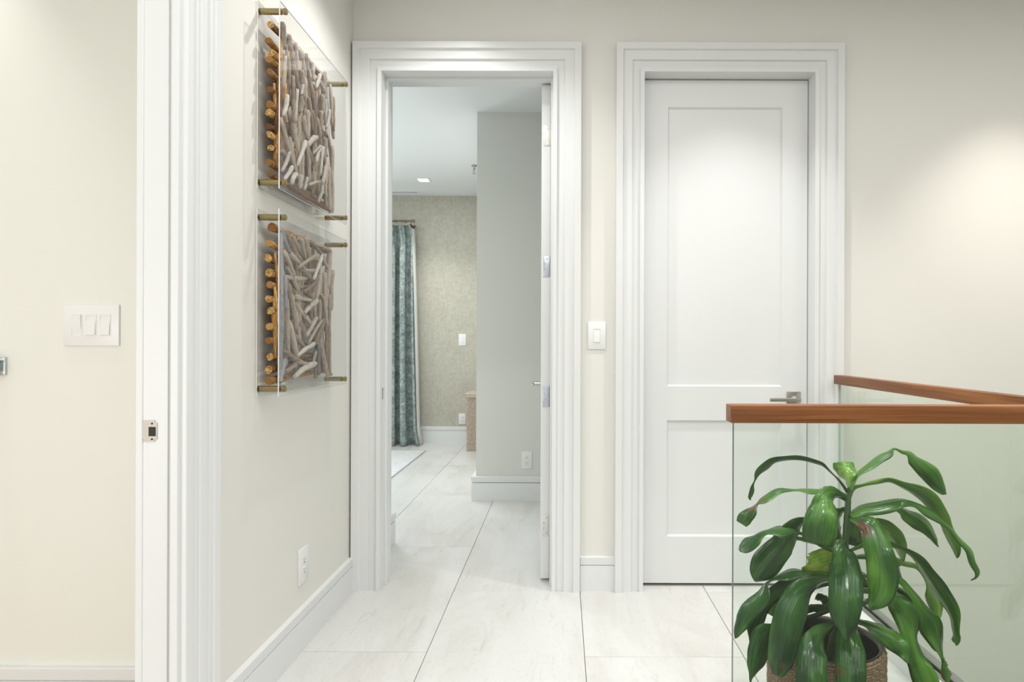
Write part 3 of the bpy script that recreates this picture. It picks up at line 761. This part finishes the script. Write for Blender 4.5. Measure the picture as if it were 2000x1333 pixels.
sh = empty('fire_sprinkler', (-.885, 6.07, H), 0, label='small metal fire sprinkler hanging from the bedroom ceiling', cat='sprinkler')
bm = bmesh.new(); add_cyl(bm, Vector((0, 0, -.004)), (0, 0, 1), .030, .008, 20, .002); finish('escutcheon', bm, NICKEL, sh, smooth=True)
bm = bmesh.new(); add_cyl(bm, Vector((0, 0, -.02)), (0, 0, 1), .012, .03, 12)
for s_ in (-1, 1): add_cyl(bm, Vector((s_*.010, 0, -.055)), Vector((-s_*.2, 0, 1)), .0035, .05, 8)
add_cyl(bm, Vector((0, 0, -.055)), (0, 0, 1), .003, .04, 8); finish('sprinkler_frame', bm, NICKEL, sh)
bm = bmesh.new(); add_cyl(bm, Vector((0, 0, -.084)), (0, 0, 1), .014, .003, 16); finish('deflector', bm, NICKEL, sh)

# ------------------------------------------------------------------ plant
PY = 1.87; PX = .813
pot = empty('plant_pot', (PX, PY, 0), 0, label='round planter wrapped in brown seagrass rope behind the glass railing', cat='planter')
RT = .308
def lathe(bm, prof, seg=64, mi=0):
    R = [[bm.verts.new((r*math.cos(2*math.pi*k/seg), r*math.sin(2*math.pi*k/seg), z)) for k in range(seg)] for r, z in prof]
    for i in range(len(prof)-1):
        for k in range(seg):
            f = bm.faces.new((R[i][k], R[i][(k+1) % seg], R[i+1][(k+1) % seg], R[i+1][k])); f.smooth = True; f.material_index = mi
    return R
bm = bmesh.new()
R = lathe(bm, [(.158, .001), (.158, RT-.004), (.150, RT-.002), (.147, RT-.02), (.146, .19)])
bm.faces.new(R[0][::-1]); finish('liner', bm, LINER, pot)
bm = bmesh.new(); R = lathe(bm, [(.1455, .19), (.10, .197), (.05, .2), (.012, .202)], 48); bm.faces.new(R[-1]); finish('soil', bm, SOIL, pot)
bm = bmesh.new(); rr_ = random.Random(2)
nrope = 40
for i in range(nrope):
    z = .0045+i*(RT-.004)/nrope; seg = 72; cs = 6
    R = []
    for k in range(seg):
        a = 2*math.pi*k/seg; rc = .1645+.0012*math.sin(a*31+i*1.7)+rr_.uniform(-.0008, .0008)
        if i == nrope-1: rc -= .004
        R.append([bm.verts.new(((rc+.0052*math.cos(b))*math.cos(a), (rc+.0052*math.cos(b))*math.sin(a), z+.0046*math.sin(b)+.0006*math.sin(a*7+i))) for b in [2*math.pi*c/cs for c in range(cs)]])
    for k in range(seg):
        for c in range(cs):
            f = bm.faces.new((R[k][c], R[k][(c+1) % cs], R[(k+1) % seg][(c+1) % cs], R[(k+1) % seg][c])); f.smooth = True
finish('rope_wrap', bm, ROPE, pot)['kind'] = 'stuff'
bm = bmesh.new()
for i in range(420):
    a = rr_.uniform(0, 2*math.pi); z = rr_.uniform(.01, RT-.005); rc = .169
    p = Vector((rc*math.cos(a), rc*math.sin(a), z)); d = Vector((math.cos(a)*.7, math.sin(a)*.7, 0))+Vector((rr_.uniform(-1, 1), rr_.uniform(-1, 1), rr_.uniform(-.8, .8)))*.6
    add_cyl(bm, p+d.normalized()*.002, d, .00045, .009, 3, r2=.0001)
finish('rope_fibre', bm, ROPE, pot)['kind'] = 'stuff'

pl = empty('dracaena_plant', (PX, PY, .20), 0, label='leafy green dracaena with long drooping strap leaves in the rope planter', cat='plant')
porg = Vector((PX, PY, .20))
def Z(x, y, dy): return P(1400+x/2.76, 850+y/2.76, PY+dy)
def catmull(pts, n):
    out = []; m = len(pts)-1
    for i in range(n+1):
        t = i/n*m; k = min(int(t), m-1); f = t-k
        p0, p1, p2, p3 = pts[max(k-1, 0)], pts[k], pts[k+1], pts[min(k+2, m)]
        out.append(.5*((2*p1)+(-p0+p2)*f+(2*p0-5*p1+4*p2-p3)*f*f+(-p0+3*p1-3*p2+p3)*f**3))
    return out
def make_leaf(pts, d0, d1, kind, tw=1, wear=None, fold=.30, real=.075, dmid=None, seed=0):
    n = len(pts)-1; P3 = []; W = []
    cum = [0]
    for i in range(n): cum.append(cum[-1]+math.hypot(pts[i+1][0]-pts[i][0], pts[i+1][1]-pts[i][1]))
    for i, (x, y, w_) in enumerate(pts):
        t = cum[i]/cum[-1]
        if dmid is None: d = d0+(d1-d0)*t
        else: d = (d0*(1-t)**2+2*dmid*t*(1-t)+d1*t*t)
        P3.append(Z(x, y, d)); W.append(Vector((w_/2.76*(PY+d)/F/2, 0, 0)))
    N_ = max(14, n*4); C = catmull(P3, N_); Wd = catmull(W, N_)
    bm = bmesh.new(); uvl = bm.loops.layers.uv.new('UVMap'); rows = []; wl = bm.verts.layers.float.new('wear')
    us = (-1, -.62, -.25, 0, .25, .62, 1); rg_ = random.Random(seed)
    ph = rg_.uniform(0, 6)
    for i in range(N_+1):
        t = i/N_
        T = (C[min(i+1, N_)]-C[max(i-1, 0)]).normalized()
        view = (C[i]-Vector((0, 0, EYE))).normalized()
        side = T.cross(view)
        if side.length < 1e-4: side = Vector((1, 0, 0))
        side.normalize()
        vis = max(abs(Wd[i].x), .0012)
        rl_ = max(vis, min(real/2*math.sin(math.pi*min(1, .12+t*.88))**.6, vis*2.2))
        c = vis/rl_; s = math.sqrt(max(0, 1-c*c))*tw
        wd = side*c+view*s; nn = T.cross(wd).normalized()
        if nn.dot(view) > 0: nn = -nn
        row = []
        for u in us:
            rip = (.0022*math.sin(t*19+ph+u*2)+.0012*math.sin(t*41+ph*2))*abs(u)+.0012*math.sin(t*11+ph)
            p = C[i]+wd*rl_*u+nn*(abs(u)*rl_*fold*-1+rip)-porg
            v = bm.verts.new(p)
            if wear: v[wl] = max(0, min(1, wear(t, u)))
            row.append(v)
        rows.append(row)
    for i in range(N_):
        for k in range(6):
            f = bm.faces.new((rows[i][k], rows[i][k+1], rows[i+1][k+1], rows[i+1][k])); f.smooth = True
            for lo, (a, b) in zip(f.loops, ((k, i), (k+1, i), (k+1, i+1), (k, i+1))): lo[uvl].uv = (us[a]*.5+.5+seed*1.7, b/N_*3+seed)
    o = finish('leaf', bm, LEAF[kind], pl)
    sm = o.modifiers.new('t', 'SOLIDIFY'); sm.thickness = .0008; sm.offset = 0
    return o
tip = lambda a: (lambda t, u: (t-a)*8)
g_ = lambda t0, t1, u0, u1: (lambda t, u: max(0, 1-abs((t-(t0+t1)/2)/((t1-t0)/2))**3)*(1 if u0 <= u <= u1 else 0))
LV = [
 ([(705,315,14),(650,240,14),(590,180,14),(540,152,16),(430,135,28),(330,140,32),(270,170,34),(225,215,26),(205,255,12),(195,300,20),(180,352,8)], 0, -.06, 'd', 1, None),
 ([(700,350,16),(640,325,16),(575,318,16),(540,303,26),(490,295,32),(420,292,12),(350,292,22),(290,315,36),(240,350,38),(213,374,12),(180,412,52),(150,452,76),(133,480,58)], 0, -.05, 'm', -1, g_(.62,.86,-1,.3)),
 ([(712,300,18),(706,262,24),(692,215,82),(684,172,106),(680,142,100)], 0, .06, 'l', 1, None),
 ([(712,300,20),(745,225,24),(800,175,34),(860,130,36),(920,92,36),(955,72,18),(1000,88,18),(1040,102,24),(1085,140,62),(1140,200,96),(1185,260,80),(1225,305,34),(1240,318,4)], 0, .04, 'm', 1, None),
 ([(708,360,24),(740,300,28),(790,277,20),(860,262,20),(925,245,20),(1000,278,38),(1090,322,72),(1150,370,80),(1200,440,58),(1230,500,56),(1265,570,58),(1290,620,38),(1296,666,4)], 0, .03, 'l', -1, tip(.95)),
 ([(712,425,28),(770,398,48),(850,385,66),(940,367,72),(1000,357,52),(1070,372,24),(1140,412,38),(1200,450,30),(1260,500,26),(1310,560,28),(1360,620,26),(1385,680,28),(1410,735,32),(1400,772,16),(1370,785,5)], -.01, -.06, 'm', 1, tip(.9)),
 ([(712,430,20),(850,400,24),(960,385,22),(1000,400,40),(1045,432,66),(1110,475,84),(1155,520,60),(1180,565,26),(1195,605,4)], .02, .07, 'm', 1, tip(.96)),
 ([(700,345,30),(660,328,46),(618,330,100),(590,370,132),(567,440,165),(553,520,176),(540,592,158)], -.01, -.13, 'm', 1, None, -.16),
 ([(700,440,20),(735,480,60),(750,540,86),(745,600,60)], .01, .01, 'm', 1, None),
 ([(712,448,24),(765,455,60),(825,485,112),(855,550,132),(872,620,142),(890,700,155),(895,780,155),(882,860,126),(850,912,76),(826,950,8)], -.02, -.16, 'm', 1, g_(.05,.34,-1,-.2), -.20),
 ([(695,575,40),(682,600,92),(690,680,142),(695,760,170),(695,850,172),(690,930,165),(690,1000,140),(695,1060,100),(695,1110,12)], -.03, -.20, 'd', 1, None, -.24),
 ([(712,480,14),(820,480,24),(875,492,50),(930,530,90),(970,590,76),(990,660,34),(985,710,5)], .03, .09, 'l', -1, None),
 ([(695,400,20),(662,430,44),(650,490,56),(668,545,40),(690,590,14)], .01, .03, 'm', 1, None),
 ([(670,640,14),(560,590,16),(465,532,16),(400,505,54),(350,505,60),(280,515,28),(220,540,48),(170,580,68),(132,610,46),(118,614,4)], 0, -.05, 'd', -1, None),
 ([(680,620,14),(580,500,18),(490,463,26),(445,485,52),(412,530,92),(370,580,118),(310,640,142),(260,700,150),(222,755,100),(205,790,12)], .02, -.02, 'd', 1, None),
 ([(650,620,14),(480,575,18),(370,562,30),(330,562,34),(298,576,10)], .05, .08, 'm', 1, None),
 ([(640,690,30),(600,672,100),(550,695,120),(505,715,90),(480,700,60)], .0, -.02, 'y', 1, None),
 ([(660,700,20),(620,725,60),(585,750,84),(530,765,60),(490,750,20)], .03, .02, 'y', 1, None),
 ([(660,760,16),(570,738,30),(485,735,40),(430,737,50),(370,747,52),(300,775,22),(262,800,16),(240,850,60),(200,912,95),(155,980,90),(115,1050,48),(98,1098,5)], 0, -.06, 'd', -1, tip(.97)),
 ([(650,790,16),(560,775,24),(490,778,38),(420,812,88),(330,872,76),(265,930,80),(225,990,85),(200,1060,50),(190,1110,24),(192,1150,5)], 0, -.04, 'd', 1, None),
 ([(650,800,14),(480,840,40),(410,858,70),(350,882,110),(312,930,112),(292,975,60)], .04, .02, 'm', 1, None),
 ([(650,790,20),(600,785,34),(540,802,62),(470,842,112),(420,910,150),(387,1000,160),(365,1090,155),(350,1180,145),(335,1250,120),(325,1302,50)], -.03, -.14, 'd', 1, g_(.84,.92,.1,.6), -.20),
 ([(640,940,14),(440,1010,24),(300,1052,44),(262,1092,110),(235,1170,115),(215,1240,80),(195,1300,35),(180,1335,4)], -.02, -.08, 'd', 1, None),
 ([(650,1010,20),(610,1045,50),(560,1082,96),(525,1140,140),(512,1220,155),(510,1300,160),(510,1380,150),(505,1460,90),(500,1520,8)], -.06, -.25, 'd', 1, None, -.27),
 ([(670,960,30),(700,1010,80),(712,1070,120),(716,1140,150),(720,1230,155),(722,1320,150),(722,1400,120),(722,1470,60),(722,1510,6)], -.06, -.25, 'd', 1, g_(.55,.60,-1,-.5), -.27),
 ([(670,960,14),(750,992,24),(830,1020,52),(900,1060,90),(960,1110,110),(1010,1170,88),(1032,1232,12)], -.02, -.12, 'm', 1, None),
 ([(680,840,14),(800,830,24),(890,840,40),(950,868,80),(1000,930,130),(1040,1010,120),(1060,1090,76),(1075,1170,85),(1100,1260,118),(1130,1340,130),(1150,1430,80),(1160,1500,8)], 0, -.12, 'm', 1, None),
 ([(690,640,14),(800,600,20),(900,590,28),(960,608,30),(1030,640,32),(1090,700,50),(1140,770,60),(1200,850,85),(1250,930,75),(1275,1010,40),(1280,1070,28),(1285,1110,44),(1290,1138,8)], 0, -.02, 'm', -1, None),
 ([(690,660,14),(850,640,20),(950,655,30),(1000,685,34),(1060,700,24),(1110,740,14),(1150,820,26),(1180,900,70),(1195,960,48),(1200,1002,6)], .04, .08, 'l', 1, None),
 ([(680,760,14),(880,755,24),(960,765,30),(1010,785,36),(1060,850,46),(1120,930,56),(1165,1010,100),(1190,1080,90),(1210,1150,48),(1222,1210,14),(1228,1260,16),(1235,1310,26),(1245,1345,10)], 0, -.05, 'm', 1, g_(.86,.97,-1,1)),
 ([(680,800,14),(870,810,24),(970,822,26),(1040,868,32),(1090,930,24),(1122,990,52),(1150,1070,70),(1190,1150,34),(1205,1172,5)], .03, .0, 'm', 1, None),
 ([(1221,1200,10),(1235,1235,20),(1247,1270,34),(1252,1310,34),(1250,1345,8)], -.05, -.05, 'm', 1, None),
 ([(660,900,20),(610,930,30),(540,945,36),(480,962,44),(450,990,14)], -.02, -.03, 'd', 1, None),
 ([(650,960,20),(600,925,40),(560,892,44),(530,880,20)], .0, .02, 'd', 1, None),
 ([(690,700,20),(770,745,50),(800,775,50),(812,812,10)], .0, -.01, 'm', 1, None),
 ([(690,660,20),(880,650,30),(955,690,52),(980,740,50),(992,792,6)], .0, -.02, 'm', 1, None),
 ([(690,880,14),(760,900,24),(800,895,24),(822,880,8)], .0, .0, 'm', 1, None),
 ([(690,640,24),(640,590,50),(610,580,60),(640,545,40)], .03, .04, 'd', 1, None),
]
for i, it in enumerate(LV):
    make_leaf(*it[:6], dmid=it[6] if len(it) > 6 else None, seed=i+1)
# stem
sp_ = [Z(712, 285, 0), Z(708, 360, 0), Z(700, 470, 0), Z(692, 600, 0), Z(678, 760, 0), Z(660, 940, 0), Vector((PX, PY, .19))]
cs_ = catmull(sp_, 30); bm = bmesh.new(); R = []
for i, c in enumerate(cs_):
    t = i/30; r = .0045+.0035*min(1, t*5)+.003*t+(.0009 if i % 2 else 0)
    R.append([bm.verts.new(c-porg+Vector((math.cos(a)*r, math.sin(a)*r, 0))) for a in [2*math.pi*k/14 for k in range(14)]])
for i in range(30):
    for k in range(14): f = bm.faces.new((R[i][k], R[i][(k+1) % 14], R[i+1][(k+1) % 14], R[i+1][k])); f.smooth = True
bm.faces.new(R[0]); finish('stem', bm, STEM, pl)
